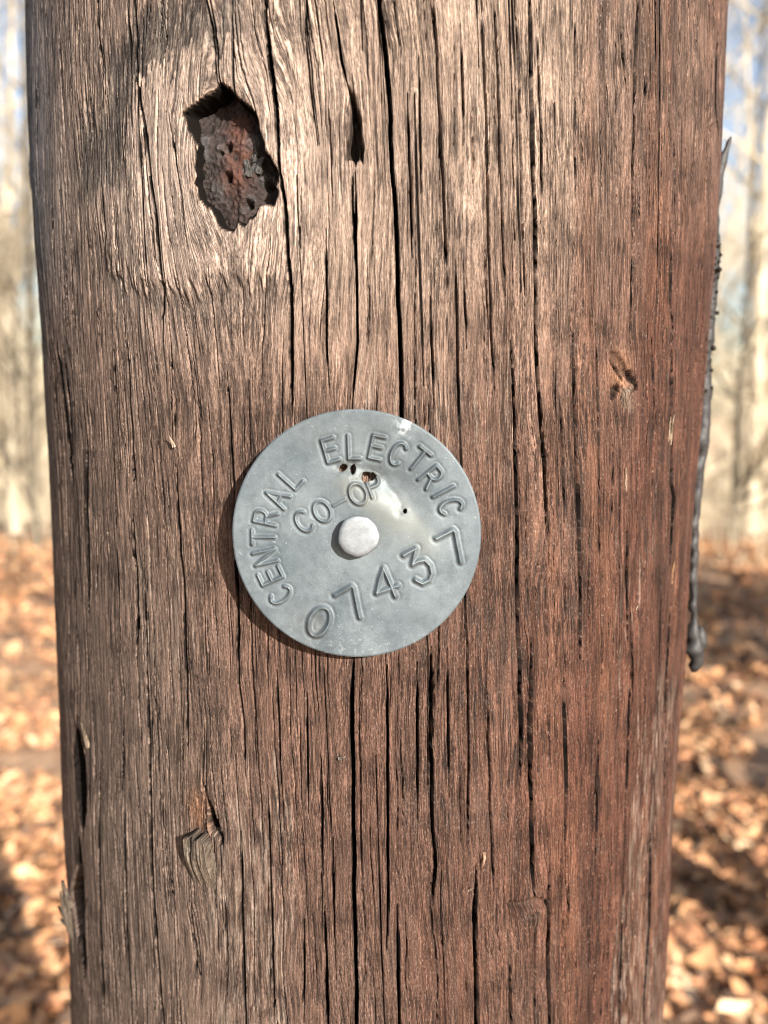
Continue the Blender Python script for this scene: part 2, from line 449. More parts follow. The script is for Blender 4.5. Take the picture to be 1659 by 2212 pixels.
# growth-ring terraces: contour bands round the big knot with fibre-torn edges
jag = 0.0036 * vnoise(S / .0011, Z / .05, 9) + 0.0040 * vnoise(S / .0006, Z / .03, 10) + 0.005 * vnoise(U * 60, Z * 25, 11)
xk = U - K1[0]; yk = Z - K1[1]
rho = np.sqrt((xk * np.where(xk < 0, 0.62, 0.85)) ** 2 + (np.maximum(np.abs(yk) - 0.004, 0)) ** 2) + jag * np.clip(np.abs(yk) / .02, 0.1, 1)
band_top = sstep(.0205, .0213, rho) * (1 - sstep(.033, .040, rho)) * sstep(-0.012, 0.004, yk)
band_top *= (1 - sstep(K1[0] - 0.002, K1[0] + 0.012, U)) * sstep(-.5, .1, vnoise(U * 110 + 2, Z * 60 + 2, 14) + .35)
band_bot = sstep(.0275, .0283, rho) * (1 - sstep(.034, .041, rho)) * sstep(-0.008, -0.018, yk)
band_bot *= (1 - sstep(0.006, 0.022, xk)) * 0.85
H -= 0.0005 * band_top + 0.0004 * band_bot + 0.0004 * sstep(.0285, .0295, rho) * np.exp(-(rho / .07) ** 2)
# other torn patches all over
T = 2.2 * vnoise(U * 30 + 13, Z * 9 + 13, 12) + 0.9 * vnoise(U * 80 + 13, Z * 22 + 13, 13) + jag * 140
patch_dark = sstep(0.75, 0.95, T); patch_lite = sstep(-0.9, -1.15, T)
H -= 0.00022 * patch_dark

SOAK_SHADE = np.zeros((NR, NC))
def carve(r0, r1, uc, wid, depth, p=3.0, blackened=True):
    for i in range(r0, r1):
        k = i - r0; hw = wid[k] * 0.5
        row = U[i]; a = np.searchsorted(row, uc[k] - hw * 1.5); b = np.searchsorted(row, uc[k] + hw * 1.5)
        if b <= a: continue
        d = np.abs(row[a:b] - uc[k]) / max(hw, 1e-6)
        q_ = np.clip(1.15 - d ** p, 0, 1); H[i, a:b] -= depth[k] * q_
        if blackened: SOAK_SHADE[i, a:b] = np.maximum(SOAK_SHADE[i, a:b], sstep(1.4, 1.0, d))

for ci, (pts, wpx) in enumerate(CR):
    q, sc, r0, r1, zr, ones, uc = crack_path(ci, pts, wpx)
    if r1 - r0 < 3: continue
    t = (zr - q[0, 1]) / (q[-1, 1] - q[0, 1]); L = q[-1, 1] - q[0, 1]
    taper = np.clip(np.minimum(t, 1 - t) * L / 0.012, 0, 1) ** 0.6
    wid = wpx * np.interp(zr, q[:, 1], sc) * taper * (0.86 + 0.22 * vnoise(zr / .012, ones, 23) + 0.08 * vnoise(zr / .002, ones, 24)) * 0.92
    carve(r0, r1, uc, np.maximum(wid, 0.00050 * taper), np.minimum(0.0050 + wpx * 0.0005, 0.014) * taper ** 0.7)

# hundreds of small checks that follow the grain
rg = np.random.default_rng(5)
for k in range(1500):
    z0 = rg.uniform(1.33, 1.77); u0 = rg.uniform(-0.165, 0.165)
    L = rg.gamma(2.0, 0.013) + 0.005; wd = rg.uniform(0.00018, 0.00036) * (0.8 + 0.5 * (L > .02))
    r0, r1 = np.searchsorted(zz, z0), np.searchsorted(zz, min(z0 + L, 1.775))
    if r1 - r0 < 4: continue
    c0 = np.searchsorted(U[r0], u0)
    if c0 >= NC: continue
    s0 = S[r0, c0]
    uc = np.array([np.interp(s0, S[i], U[i]) for i in range(r0, r1)])
    t = np.linspace(0, 1, r1 - r0); taper = np.clip(np.minimum(t, 1 - t) * 5, 0.05, 1) ** 0.7
    nz = vnoise(zz[r0:r1] / .003, np.full(r1 - r0, k * 3.7), 25)
    carve(r0, r1, uc, wd * taper * (1 + 0.4 * nz), rg.uniform(0.0004, 0.0016) * taper, blackened=False)

# long hairline checks, each along one line of grain
for k in range(46):
    z0 = rg.uniform(1.32, 1.72); L = rg.uniform(.035, .12); u0 = rg.uniform(-.13, .15)
    r0, r1 = np.searchsorted(zz, z0), np.searchsorted(zz, min(z0 + L, 1.775))
    j = int(np.searchsorted(U[(r0 + r1) // 2], u0))
    if not 2 < j < NC - 3: continue
    t = np.linspace(0, 1, r1 - r0); taper = np.clip(np.minimum(t, 1 - t) * 6, .1, 1) ** .6
    nz = vnoise(zz[r0:r1] / .01, np.full(r1 - r0, k * 5.1), 28)
    carve(r0, r1, U[r0:r1, j], rg.uniform(.00018, .00030) * taper * (1 + .2 * nz) + .00010, .002 * taper)

# the knot hole and the smaller pits
def polysd(poly, Ua, Za):
    """signed distance (inside negative) to a polygon in (u, z)"""
    P = np.asarray(poly); d = np.full(Ua.shape, 1e9); ins = np.zeros(Ua.shape, bool)
    for i in range(len(P)):
        a = P[i]; b = P[(i + 1) % len(P)]; e = b - a
        t = np.clip(((Ua - a[0]) * e[0] + (Za - a[1]) * e[1]) / (e @ e + 1e-18), 0, 1)
        d = np.minimum(d, np.hypot(Ua - a[0] - t * e[0], Za - a[1] - t * e[1]))
        cond = ((a[1] > Za) != (b[1] > Za)) & (Ua < e[0] * (Za - a[1]) / (e[1] + 1e-18) + a[0])
        ins ^= cond
    return np.where(ins, -d, d)

hole_px = [(485,192),(500,200),(514,215),(520,223),(538,236),(548,246),(560,266),(562,290),(568,312),(574,332),(586,344),(594,362),
           (601,380),(603,396),(597,406),(598,420),(594,443),(578,438),(566,440),(558,452),(552,466),(540,474),(530,485),(524,478),(516,476),(508,497),
           (492,490),(480,482),(470,464),(466,452),(452,446),(440,430),(436,408),(430,398),(436,380),(430,364),(438,350),(434,332),(440,318),
           (430,300),(418,276),(408,250),(424,238),(440,226),(456,217),(472,208)]
def window(us, zs, pad):
    c0, c1 = np.searchsorted(ucol, min(us) - pad - .02), np.searchsorted(ucol, max(us) + pad + .02)
    r0, r1 = np.searchsorted(zz, min(zs) - pad), np.searchsorted(zz, max(zs) + pad)
    return slice(r0, r1), slice(c0, c1)
hole = np.array([pix(*p) for p in hole_px])
rs, cs = window(hole[:, 0], hole[:, 1], 0.006)
sd_hole = polysd(hole, U[rs, cs], Z[rs, cs])
sdj = sd_hole + 0.00015 * vnoise(U[rs, cs] / .0009, Z[rs, cs] / .0012, 26) + .0005 * vnoise(U[rs, cs] / .0024, Z[rs, cs] / .0024, 29)
H[rs, cs] = np.where(sdj < 0.0004, H[rs, cs] - 0.016 * sstep(0.0004, -0.0016, sdj), H[rs, cs])
SOAK_SHADE[rs, cs] = np.maximum(SOAK_SHADE[rs, cs], sstep(.0009, .0004, sdj))  # hole walls painted black for the shade inside
rim = np.zeros_like(H); rim[rs, cs] = np.exp(-(np.maximum(sd_hole, 0) / .0013) ** 2)
H -= 0.0007 * rim * (rim < 0.999)

def pit(px_poly, depth, soft=0.0008, ragged=.0003, soak_shade=0.0):
    P = np.array([pix(*p) for p in px_poly]); a, b = window(P[:, 0], P[:, 1], 0.004)
    sd = polysd(P, U[a, b], Z[a, b]) + ragged * vnoise(S[a, b] / .0006, Z[a, b] / .003, 27)
    SOAK_SHADE[a, b] = np.maximum(SOAK_SHADE[a, b], soak_shade * sstep(.0002, -.0003, sd))  # shade of the pit painted into the colour
    H[a, b] -= depth * sstep(soft * 0.4, -soft, sd)
pit([(752,195),(764,205),(772,235),(780,262),(784,300),(788,330),(782,352),(768,356),(754,352),(746,345),(750,318),(754,280),(754,240)], 0.0055, 0.0014, .0009, .55)
pit([(432,1690),(440,1712),(451,1738),(460,1755),(470,1780),(480,1812),(480,1835),(470,1812),(452,1800),(444,1790),(443,1760),(440,1735)], 0.009)
pit([(441,1718),(444,1760),(444,1806),(408,1806),(405,1775),(412,1735),(425,1712)], 0.0012, 0.0012)
pit([(1318,762),(1330,760),(1345,782),(1362,812),(1364,832),(1352,826),(1338,800),(1320,785)], 0.0013, 0.0005, .0007, .35)
pit([(1315,775),(1328,786),(1340,806),(1344,826),(1334,812),(1322,796)], 0.0013, 0.0004, .0005, .7)
pit([(1354,800),(1372,815),(1376,842),(1366,846),(1362,822)], 0.0018, 0.0005, .0005, .7)
pit([(1322,832),(1345,836),(1318,870),(1316,850)], 0.002, 0.0008, .0006, .7)
pit([(1090,1952),(1160,1940),(1192,1945),(1182,1962),(1140,1968),(1100,1966)], 0.002, 0.001)
pit([(150,1925),(172,1850),(176,1900),(178,2010),(168,2040)], 0.006, 0.001)

# ---- colour of the wood (its own tones: weathered grey-tan, red heart, dark ring bands; painted recess shade last)
def blob(px, py, wx, wy):
    k = pix(px, py); return np.exp(-((U - k[0]) / wx) ** 2 - ((Z - k[1]) / wy) ** 2)
def lerp(a, b, f): return a + (np.asarray(b, dtype=float) - a) * f[..., None]
base = np.empty((NR, NC, 3)); base[:] = (0.094, 0.054, 0.039)
tone_n = vnoise(U * 26 + 3, Z * 7 + 3, 41) * .6 + vnoise(U * 90 + 3, Z * 18 + 3, 42) * .4
tan_m = np.clip(0.95 * blob(470, 300, .055, .05) + .95 * blob(900, 60, .045, .085) + .6 * blob(1250, 60, .05, .055) + .22 * tone_n, 0, 1)
base = lerp(base, (0.212, 0.154, 0.119), tan_m)
base = lerp(base, (0.32, 0.248, 0.208), .85 * blob(410, 360, .036, .034))
grey_m = np.clip(left * 0.75 + .4 * blob(500, 1900, .06, .10) + .25 * tone_n, 0, 1) * (1 - .75 * tan_m)
base = lerp(base, (0.090, 0.066, 0.053), grey_m)
red_m = np.clip(right * (1.0 - 0.40 * sstep(1.62, 1.70, Z)) + .45 * blob(1150, 1900, .06, .10) + .3 * blob(1000, 1650, .05, .07) + .35 * vnoise(U * 40, Z * 10, 43), 0, 1) * (1 - .6 * tan_m) * (1 - left)
base = lerp(base, (0.062, 0.025, 0.0165), red_m * .9)
streak = sstep(0.1, 0.75, vnoise(S / .0048, Z / .11, 44)) * sstep(.02, .07, U)
base = lerp(base, (0.110, 0.050, 0.030), streak * .5)
streak2 = sstep(0.2, 0.8, vnoise(S / .006, Z / .09, 45)) * sstep(.0, .07, U)
base = lerp(base, (0.034, 0.0145, 0.010), streak2 * .6)
blue = sstep(-0.085, -0.125, U) * sstep(1.60, 1.66, Z)
base = lerp(base, (0.078, 0.073, 0.074), blue * .8)
fine = 0.5 * s1 + 0.6 * s2 + 0.4 * s3
base *= (1.0 + 0.42 * fine)[..., None]
base = lerp(base, (0.028, 0.023, 0.021), np.clip(band_top * (1.0 + .8 * fine), 0, .95))
base = lerp(base, (0.045, 0.034, 0.028), np.clip(band_bot * (.6 + .8 * fine), 0, .85))
base = lerp(base, (0.040, 0.028, 0.023), np.clip(patch_dark * (0.15 + .6 * s2), 0, .5) * (1 - .6 * right))
base = lerp(base, (0.20, 0.162, 0.132), np.clip(patch_lite * (0.12 + .5 * s3), 0, .45))
fleck = sstep(.38, .8, vnoise(S / .0006, Z / .006, 46) * .7 + .5 * vnoise(U * 50, Z * 20, 47))
base = lerp(base, (0.032, 0.022, 0.018), fleck * .7)
base = lerp(base, (0.27, 0.195, 0.150), np.clip(rim * 1.1, 0, .7))
base = lerp(base, (0.17, 0.085, 0.048), .75 * blob(424, 1765, .0036, .0075) + .8 * blob(1338, 808, .0042, .006))
base = lerp(base, (0.19, 0.16, 0.13), .5 * blob(1350, 895, .004, .006) * sstep(-.2, .4, s2))
inside = np.maximum(SOAK_SHADE, sstep(-.0030, -.0050, H))                 # the black creosote soaked into the checks
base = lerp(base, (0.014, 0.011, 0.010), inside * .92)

rad = R + H
V = np.stack([np.sin(TH) * rad, -np.cos(TH) * rad, Z], -1).reshape(-1, 3)
shaft = mesh_obj('shaft', V, grid_faces(NR, NC, True), WOOD, pole)
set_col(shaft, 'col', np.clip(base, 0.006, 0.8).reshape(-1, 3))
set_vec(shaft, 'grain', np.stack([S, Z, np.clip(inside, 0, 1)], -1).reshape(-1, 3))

def surf(u, z, h): 
    a = np.asarray(u) / R; r = R + h
    return np.stack([np.sin(a) * r, -np.cos(a) * r, np.asarray(z) + 0 * a], -1)

def surface_patch(name, u0, u1, z0, z1, nu, nz, hfun, mat, parent):
    u = np.linspace(u0, u1, nu)[None, :].repeat(nz, 0); z = np.linspace(z0, z1, nz)[:, None].repeat(nu, 1)
    h, c = hfun(u, z)
    o = mesh_obj(name, surf(u, z, h).reshape(-1, 3), grid_faces(nz, nu), mat, parent)
    set_col(o, 'col', np.clip(c, .004, .8).reshape(-1, 3))
    set_vec(o, 'grain', np.stack([u, z, 0 * u], -1).reshape(-1, 3))
    return o

def core_h(u, z):
    zt = (z - hole[:, 1].min()) / (hole[:, 1].max() - hole[:, 1].min())
    ut_ = (u - hole[:, 0].min()) / (hole[:, 0].max() - hole[:, 0].min())
    h = -0.0014 - 0.0042 * sstep(0.55, 0.98, zt) - .0030 * sstep(.55, .97, ut_) + .0012 * sstep(.4, .0, ut_)
    big = vnoise(u / .0055 + 3, z / .007 + 3, 51); md = vnoise(u / .0021 + 3, z / .0026 + 3, 52); fi = vnoise(u / .0008, z / .0008, 53)
    h = h + 0.0006 * big + 0.00045 * md + 0.00035 * fi
    pl = np.floor(vnoise(u / .0045 + 8, z / .005 + 8, 54) * 3) / 3
    h = h + 0.0005 * pl
    for (px, py, r_) in ((484, 317, 8), (487, 382, 7), (530, 440, 8), (570, 395, 8), (470, 330, 5), (545, 345, 5)):
        k = pix(px, py); h = h - 0.005 * np.exp(-((u - k[0]) / (r_ * .00013)) ** 2 - ((z - k[1]) / (r_ * .00013)) ** 2)
    c = np.empty(u.shape + (3,)); c[:] = (0.026, 0.018, 0.016)
    c = lerp(c, (0.050, 0.047, 0.047), sstep(0.0, .5, pl + .5 * md) * .8)
    k = pix(505, 330); rust = np.exp(-((u - k[0]) / .0036) ** 2 - ((z - k[1]) / .010) ** 2) * sstep(-.5, .3, md + big + .4)
    c = lerp(c, (0.085, 0.030, 0.017), np.clip(rust * .9, 0, .65))
    c *= .8 * (1 + .45 * fi)[..., None]
    return h, c
core = surface_patch('knot_core', hole[:, 0].min() - .002, hole[:, 0].max() + .002, hole[:, 1].min() - .002, hole[:, 1].max() + .002, 150, 190, core_h, ROT, pole)
core['label'] = 'dark rotted knot core with rusty patch inside the hole'

# flakes of bark stuck in the hole
flake_c = (0.066, 0.063, 0.060)
for px, py, w_, h_, rot_, dep in ((549, 352, 24, 34, -.25, -.0022), (525, 362, 20, 30, .1, -.0014), (536, 318, 20, 40, .2, -.0024)):
    cu, cz = pix(px, py); n_ = 9
    a, b = np.meshgrid(np.linspace(-1, 1, n_), np.linspace(-1, 1, n_))
    jit = 1 + .28 * vnoise(a * 2 + px, b * 2 + py, 55)
    u = cu + (a * math.cos(rot_) - b * math.sin(rot_) * h_ / w_) * w_ * .5 * .000125 * jit
    z = cz + (a * math.sin(rot_) * w_ / h_ + b * math.cos(rot_)) * h_ * .5 * .000125 * jit
    h = dep + .0004 * vnoise(a * 2.5 + px, b * 2.5 + py, 56) + .0005 * a
    top = surf(u, z, h).reshape(-1, 3); bot = surf(u, z, h - .0009).reshape(-1, 3)
    f = grid_faces(n_, n_); N = n_ * n_
    ring = list(range(n_)) + [n_ * i + n_ - 1 for i in range(1, n_)] + [N - 2 - i for i in range(n_ - 1)] + [n_ * i for i in range(n_ - 2, 0, -1)]
    side = np.array([[ring[i], ring[i - 1], ring[i - 1] + N, ring[i] + N] for i in range(len(ring))])
    o = mesh_obj('bark_flake', np.concatenate([top, bot]), np.concatenate([f, f[:, ::-1] + N, side]), ROT, pole, smooth=False)
    set_col(o, 'col', np.tile(np.array(flake_c) * (0.9 + .2 * random.random()), (2 * N, 1)))

# stubs of broken-off branches: raised blocks of split wood grown through the surface
def stub(cx, cy, wpx, hpx, height, lean, colr, seed, label, crisp=False):
    cu, cz = pix(cx, cy); sx = wpx * .5 * .000135; sz = hpx * .5 * .000128
    def hf(u, z):
        b = (z - cz) / sz; a = (u - cu + lean * (z - cz)) / (sx * (1 - .16 * b))
        a = a + .07 * vnoise(z / .006 + seed, z * 0 + .5, 60 + seed); b2 = b + .13 * vnoise(u / .0016 + seed, z * 0 + .5, 61 + seed)
        prof = (-.0012 + (height + .0012) * sstep(-1.05, .6, b)) * (1 - .05 * np.clip(a, -1, 1) ** 2) * (1 - .25 * np.clip(a, 0, 1))
        an = a + .10 * vnoise(u / .0012, z / .003, 66); edge = sstep(-1.02, -.96, an) * sstep(1.10, .70, an) * sstep(1.03, .97, b2) * sstep(-1.15, -.9, b)
        if not crisp: edge = sstep(1.15, .45, np.abs(an)) * sstep(1.12, .6, b2) * sstep(-1.15, -.9, b)
        fib = vnoise((u + lean * (z - cz)) / .0008 + seed, z / .02, 62) ; f2 = vnoise((u + lean * (z - cz)) / .00045 + seed, z / .008, 63)
        h = -.0030 + edge * (prof + .0030 + .00022 * fib + .0003 * f2 - .0009 * np.clip(vnoise(u / .0019 + seed, z / .02, 64) - .35, 0, 1) * 3)
        c = np.empty(u.shape + (3,)); c[:] = colr
        c *= (1 + .22 * fib + .3 * f2)[..., None]
        c = lerp(c, (.18, .16, .13), np.exp(-((a + .55) / .35) ** 2 - ((b - .55) / .22) ** 2) * .6 * sstep(-.2, .5, f2 + fib))
        return h, c
    o = surface_patch('knot_stub', cu - sx * 1.6, cu + sx * 1.6, cz - sz * 1.25, cz + sz * 1.2, 140, 210, hf, WOOD, pole)
    o['label'] = label
stub(438, 1872, 70, 150, .0032, .07, (.078, .060, .046), 1, 'broken branch stub standing out of the wood below a small dark cavity', True)
stub(757, 374, 54, 40, .0010, .0, (.058, .040, .030), 5, 'crumbled little stub under the narrow pit')
stub(1346, 872, 58, 100, .0013, -.30, (.100, .068, .049), 9, 'frayed pale knot fibres on the reddish flank')
stub(1150, 2000, 70, 80, .0007, .05, (.060, .036, .027), 12, 'low splintered knot near the bottom')

def tube(pts, rads, sides=8, caps=True, squash=None):
    pts = np.asarray(pts, dtype=float); n = len(pts)
    V_, F_ = [], []
    prev = None
    for i in range(n):
        d = pts[min(i + 1, n - 1)] - pts[max(i - 1, 0)]; d /= (np.linalg.norm(d) + 1e-12)
        ref = prev if prev is not None else (np.array((1.0, 0, 0)) if abs(d[0]) < .9 else np.array((0, 1.0, 0)))
        a = ref - d * (ref @ d); a /= (np.linalg.norm(a) + 1e-12); b = np.cross(d, a); prev = a
        for k in range(sides):
            t = 2 * math.pi * k / sides
            V_.append(pts[i] + (a * math.cos(t) + b * math.sin(t)) * rads[i])
    for i in range(n - 1):
        for k in range(sides):
            k1 = (k + 1) % sides
            F_.append((i * sides + k, i * sides + k1, (i + 1) * sides + k1, (i + 1) * sides + k))
    if caps:
        V_.append(pts[0]); V_.append(pts[-1]); c0 = len(V_) - 2; c1 = c0 + 1
        for k in range(sides):
            k1 = (k + 1) % sides
            F_.append((c0, c0, k1, k)); F_.append(((n - 1) * sides + k, (n - 1) * sides + k1, c1, c1))
    return np.array(V_), F_

def poly_obj(name, V_, F_, mat, parent=None, smooth=True):
    me = bpy.data.meshes.new(name)
    F2 = [tuple(dict.fromkeys(int(i) for i in f)) for f in F_]
    me.from_pydata([tuple(v) for v in V_], [], [f for f in F2 if len(f) > 2])
    me.polygons.foreach_set('use_smooth', [smooth] * len(me.polygons))
    me.materials.append(mat)
    o = bpy.data.objects.new(name, me); COL.objects.link(o)
    if parent: o.parent = parent
    return o

# splinters torn loose at the lower left edge, and small pale ones on the face
def splinter(p0, p1, r0, colr, bend=0.0):
    n_ = 7; P_ = [np.asarray(p0) * (1 - t) + np.asarray(p1) * t + np.array((-bend * math.sin(t * 3.1), -bend * .4 * math.sin(t * 3.1), 0)) for t in np.linspace(0, 1, n_)]
    Vs, Fs = tube(P_, [r0 * (1 - .75 * t) * random.uniform(.8, 1.2) for t in np.linspace(0, 1, n_)], 5)
    o = poly_obj('splinter', Vs, Fs, WOOD, pole, smooth=False)
    set_col(o, 'col', np.tile(np.array(colr), (len(Vs), 1)) * np.random.default_rng(len(bpy.data.objects)).uniform(.7, 1.25, (len(Vs), 1)))
    set_vec(o, 'grain', np.stack([Vs[:, 0], Vs[:, 2], 0 * Vs[:, 1]], -1))
yp = -0.060
for a, b, r_ in (((180, 2120), (142, 1935), .0016), ((176, 2060), (136, 1902), .0019), ((172, 2050), (131, 1925), .0014), ((170, 2030), (126, 1958), .0018),
                 ((166, 2010), (130, 1986), .0015), ((178, 2090), (146, 1960), .0017), ((172, 2010), (150, 1945), .0013), ((183, 2140), (160, 1990), .0014), ((150, 1960), (136, 1905), .0018)):
    splinter(at_plane(*a, yp - .004), at_plane(*b, yp + random.uniform(-.006, .004)), r_, (.085, .066, .05), random.uniform(-.001, .0015))
def face_splinter(a, b, r_, colr, lift):
    ua, za = pix(*a); ub, zb = pix(*b)
    splinter(surf(ua, za, -.0002), surf(ub, zb, lift), r_, colr, 0)
face_splinter((1440, 985), (1441, 900), .0007, (0.330, 0.240, 0.162), .0012)
face_splinter((1447, 960), (1446, 896), .0006, (0.360, 0.276, 0.192), .0016)
face_splinter((1449, 1260), (1450, 1212), .0008, (0.270, 0.150, 0.078), .0010)
face_splinter((1352, 1070), (1347, 1010), .0006, (0.300, 0.216, 0.156), .0010)
face_splinter((1372, 1322), (1371, 1306), .0004, (0.330, 0.252, 0.180), .0012)
face_splinter((733, 1640), (748, 1628), .0005, (0.270, 0.240, 0.210), .0018)
face_splinter((1010, 1925), (1018, 1910), .0005, (0.270, 0.198, 0.144), .0018)
face_splinter((375, 965), (372, 942), .0006, (0.300, 0.228, 0.168), .0012)
face_splinter((1048, 1842), (1040, 1865), .0006, (0.252, 0.156, 0.102), .0014)
face_splinter((190, 1615), (183, 1560), .0009, (0.144, 0.108, 0.078), .0012)
face_splinter((603, 392), (609, 393), .0003, (0.420, 0.396, 0.300), .0012)

# tar that has run down the far flanks
def tar_run(edge, widths, yplane, side, seed, name='tar_run'):
    pts, rads = [], []
    E = np.array(edge, dtype=float); ys = np.linspace(E[0, 1], E[-1, 1], 110)
    xs = np.interp(ys, E[:, 1], E[:, 0]); ws = np.interp(ys, E[:, 1], widths)
    for i, (x, y) in enumerate(zip(xs, ys)):
        r_ = ws[i] * 1.9 * .000168 * (1 + .34 * float(vnoise(np.array([y / 17.0]), np.array([seed * 1.0]), 81)[0]) + .22 * float(vnoise(np.array([y / 6.0]), np.array([seed * 1.0]), 82)[0]))
        p = at_plane(x, y, yplane); p[0] -= side * r_
        pts.append(p); rads.append(max(r_, .0002))
    Vt, Ft = tube(pts, rads, 16)
    n_ = vnoise(Vt[:, 2] / .004 + 7, Vt[:, 1] / .003 + 7, 83) + .5 * vnoise(Vt[:, 2] / .0015 + 7, Vt[:, 1] / .0015 + 7, 84)
    Vt[:, 0] += side * .00035 * n_
    return poly_obj(name, Vt, Ft, TAR, pole)
tr = tar_run([(1580,296),(1574,330),(1566,370),(1560,410),(1554,450),(1553,490),(1556,530),(1553,580),(1549,640),(1546,690),(1543,740),(1537,752),(1536,800),(1538,850),(1534,900),(1532,960),(1523,1010),(1514,1080),(1508,1150),(1507,1230),(1506,1290),(1507,1340),(1514,1372),(1521,1400),(1519,1430),(1505,1451)],
             [1,4,6,8,10,12,14,14,13,12,13,11,12,13,11,11,8,7,6,6,6,6,9,11,10,3], -.036, 1, 3)
tr['label'] = 'black tar run with a pointed top and a rounded drip at its lower end'
V2, F2 = tube([at_plane(1513, y, -.031) for y in (1352, 1362, 1374, 1386, 1398, 1408)], [.0006, .0017, .0024, .0026, .0021, .0006], 14)
poly_obj('tar_lobe', V2, F2, TAR, tr)
for x, y, r_ in ((1553,532,4.5),(1557,551,4),(1553,566,4),(1554,582,5.5),(1548,631,4),(1543,645,3),(1549,676,4.5),(1550,520,3),(1551,600,3.5),(1541,752,6),(1537,800,4),(1538,838,3.5)):
    c_ = at_plane(x, y, -.042); rb = r_ * .000165
    ph = np.linspace(0, math.pi, 9); vv = []
    prof = [c_ + np.array((0, 0, rb * math.cos(p))) for p in ph]
    Vb, Fb = tube(prof, [max(rb * math.sin(p), 1e-6) for p in ph], 12, caps=False)
    poly_obj('tar_bead', Vb, Fb, BEAD, tr)
tl = tar_run([(66,318),(63,345),(65,380),(69,420),(73,460),(76,500),(80,545),(84,580)], [1,4,6,6,6,6,5,1], -.034, -1, 9)
tl['label'] = 'thin black tar crust on the left edge'

# ------------------------------------------------------------------ the metal tag
ut, zt = pix(771, 1151)
TR = 0.0326                     # tag radius
a0 = ut / R
out = Vector((math.sin(a0), -math.cos(a0), 0)); tx = Vector((math.cos(a0), math.sin(a0), 0))
tilt = Matrix.Rotation(RAD(-1.6), 4, tx)        # lower edge stands a little off the wood
Mtag = Matrix(((tx.x, 0, out.x, out.x * (R + .0034)), (tx.y, 0, out.y, out.y * (R + .0034)), (0, 1, 0, zt), (0, 0, 0, 1)))
Mtag = Matrix.Translation(Mtag.translation) @ tilt @ Matrix.Translation(-Mtag.translation) @ Mtag
tagE = empty('pole_tag'); tagE.matrix_world = Mtag
tag(tagE, 'round dull grey metal tag nailed to the wooden pole, embossed CENTRAL ELECTRIC CO-OP 07437', 'tag')

CXc, CYc, RC = 838.0, 826.0, 684.0          # tag centre and radius in the close-up the strokes were read from
def loc(x, y): return ((x - CXc) / RC * TR, (CYc - y) / RC * TR)
def arc(cx, cy, rx, ry, a0_, a1_, n=14): return [(cx + rx * math.cos(RAD(a0_ + (a1_ - a0_) * i / (n - 1))), cy + ry * math.sin(RAD(a0_ + (a1_ - a0_) * i / (n - 1)))) for i in range(n)]
GL = {  # strokes in a box x -.5...5, y -.5...5 (y up)
 'C': [arc(0, 0, .44, .5, 48, 312, 18)], 'E': [[(.42, .5), (-.36, .5), (-.36, -.5), (.42, -.5)], [(-.36, .03), (.32, .03)]],
 'N': [[(-.4, -.5), (-.4, .5), (.4, -.5), (.4, .5)]], 'T': [[(-.46, .5), (.46, .5)], [(0, .5), (0, -.5)]],
 'R': [[(-.38, -.5), (-.38, .5), (.08, .5)] + arc(.1, .24, .28, .26, 90, -90, 9) + [(-.38, -.02)], [(.06, -.02), (.42, -.5)]],
 'A': [[(-.46, -.5), (0, .5), (.46, -.5)], [(-.28, -.12), (.28, -.12)]], 'L': [[(-.34, .5), (-.34, -.5), (.42, -.5)]],
 'I': [[(0, .5), (0, -.5)]], 'O': [arc(0, 0, .46, .5, 0, 360, 26)],
 'P': [[(-.36, -.5), (-.36, .5), (.08, .5)] + arc(.1, .22, .3, .28, 90, -90, 9) + [(-.36, -.06)]],
 '-': [[(-.45, 0), (.45, 0)]]}
def place(ch, x, y, ang, hgt, wid):
    """ang: how far the letter's up turns clockwise from straight up (degrees)"""
    c, s = math.cos(RAD(ang)), math.sin(RAD(ang)); o = []
    for st in GL[ch]:
        o.append([loc(x + (px * wid) * c + (py * hgt) * s, y + (px * wid) * s - (py * hgt) * c) for px, py in st])
    return o
glyphs = []   # (name, strokes, half width m, height m)
def outward(x, y, cx=838, cy=840): return math.degrees(math.atan2(x - cx, cy - y))
for ch, x, y in (('C', 420, 1165), ('E', 365, 1062), ('N', 336, 957), ('T', 326, 846), ('R', 340, 738), ('A', 403, 628), ('L', 478, 520),
                 ('E', 693, 366), ('L', 820, 348), ('E', 944, 348), ('C', 1063, 382), ('T', 1172, 412), ('R', 1243, 505), ('I', 1310, 583), ('C', 1353, 668)):
    glyphs.append(('letter', place(ch, x, y, outward(x, y), 124, 84), .00046, .00086))
for ch, x, y, an, wd in (('C', 553, 755, -35, 92), ('O', 653, 700, -31, 92), ('O', 846, 600, -26, 96), ('P', 930, 552, -22, 84)):
    glyphs.append(('letter', place(ch, x, y, an, 118, wd), .00046, .00080))
glyphs.append(('hyphen', [[loc(712, 668), loc(778, 631)]], .00042, .00045))
dig = [[[(x, y) for x, y in [(637 + 54 * math.cos(t) * math.cos(.42) + 84 * math.sin(t) * math.sin(.42) * -1, 1312 + 54 * math.cos(t) * math.sin(.42) * -1 * -1 + 84 * math.sin(t) * math.cos(.42)) for t in np.linspace(0, 2 * math.pi, 30)]]],
       [[(724, 1163), (775, 1132), (815, 1108), (826, 1120), (838, 1180), (850, 1240), (862, 1286)]],
       [[(988, 1008), (966, 1075), (952, 1148), (1000, 1130), (1068, 1104)], [(988, 1008), (1012, 1060), (1036, 1115), (1056, 1163)]],
       [[(1098, 935), (1130, 916), (1166, 896), (1156, 940), (1147, 985), (1180, 966), (1215, 960), (1244, 990), (1254, 1035), (1240, 1072), (1205, 1090), (1166, 1070)]],
       [[(1276, 840), (1325, 815), (1366, 792), (1378, 806), (1388, 860), (1400, 915), (1411, 968)]]]
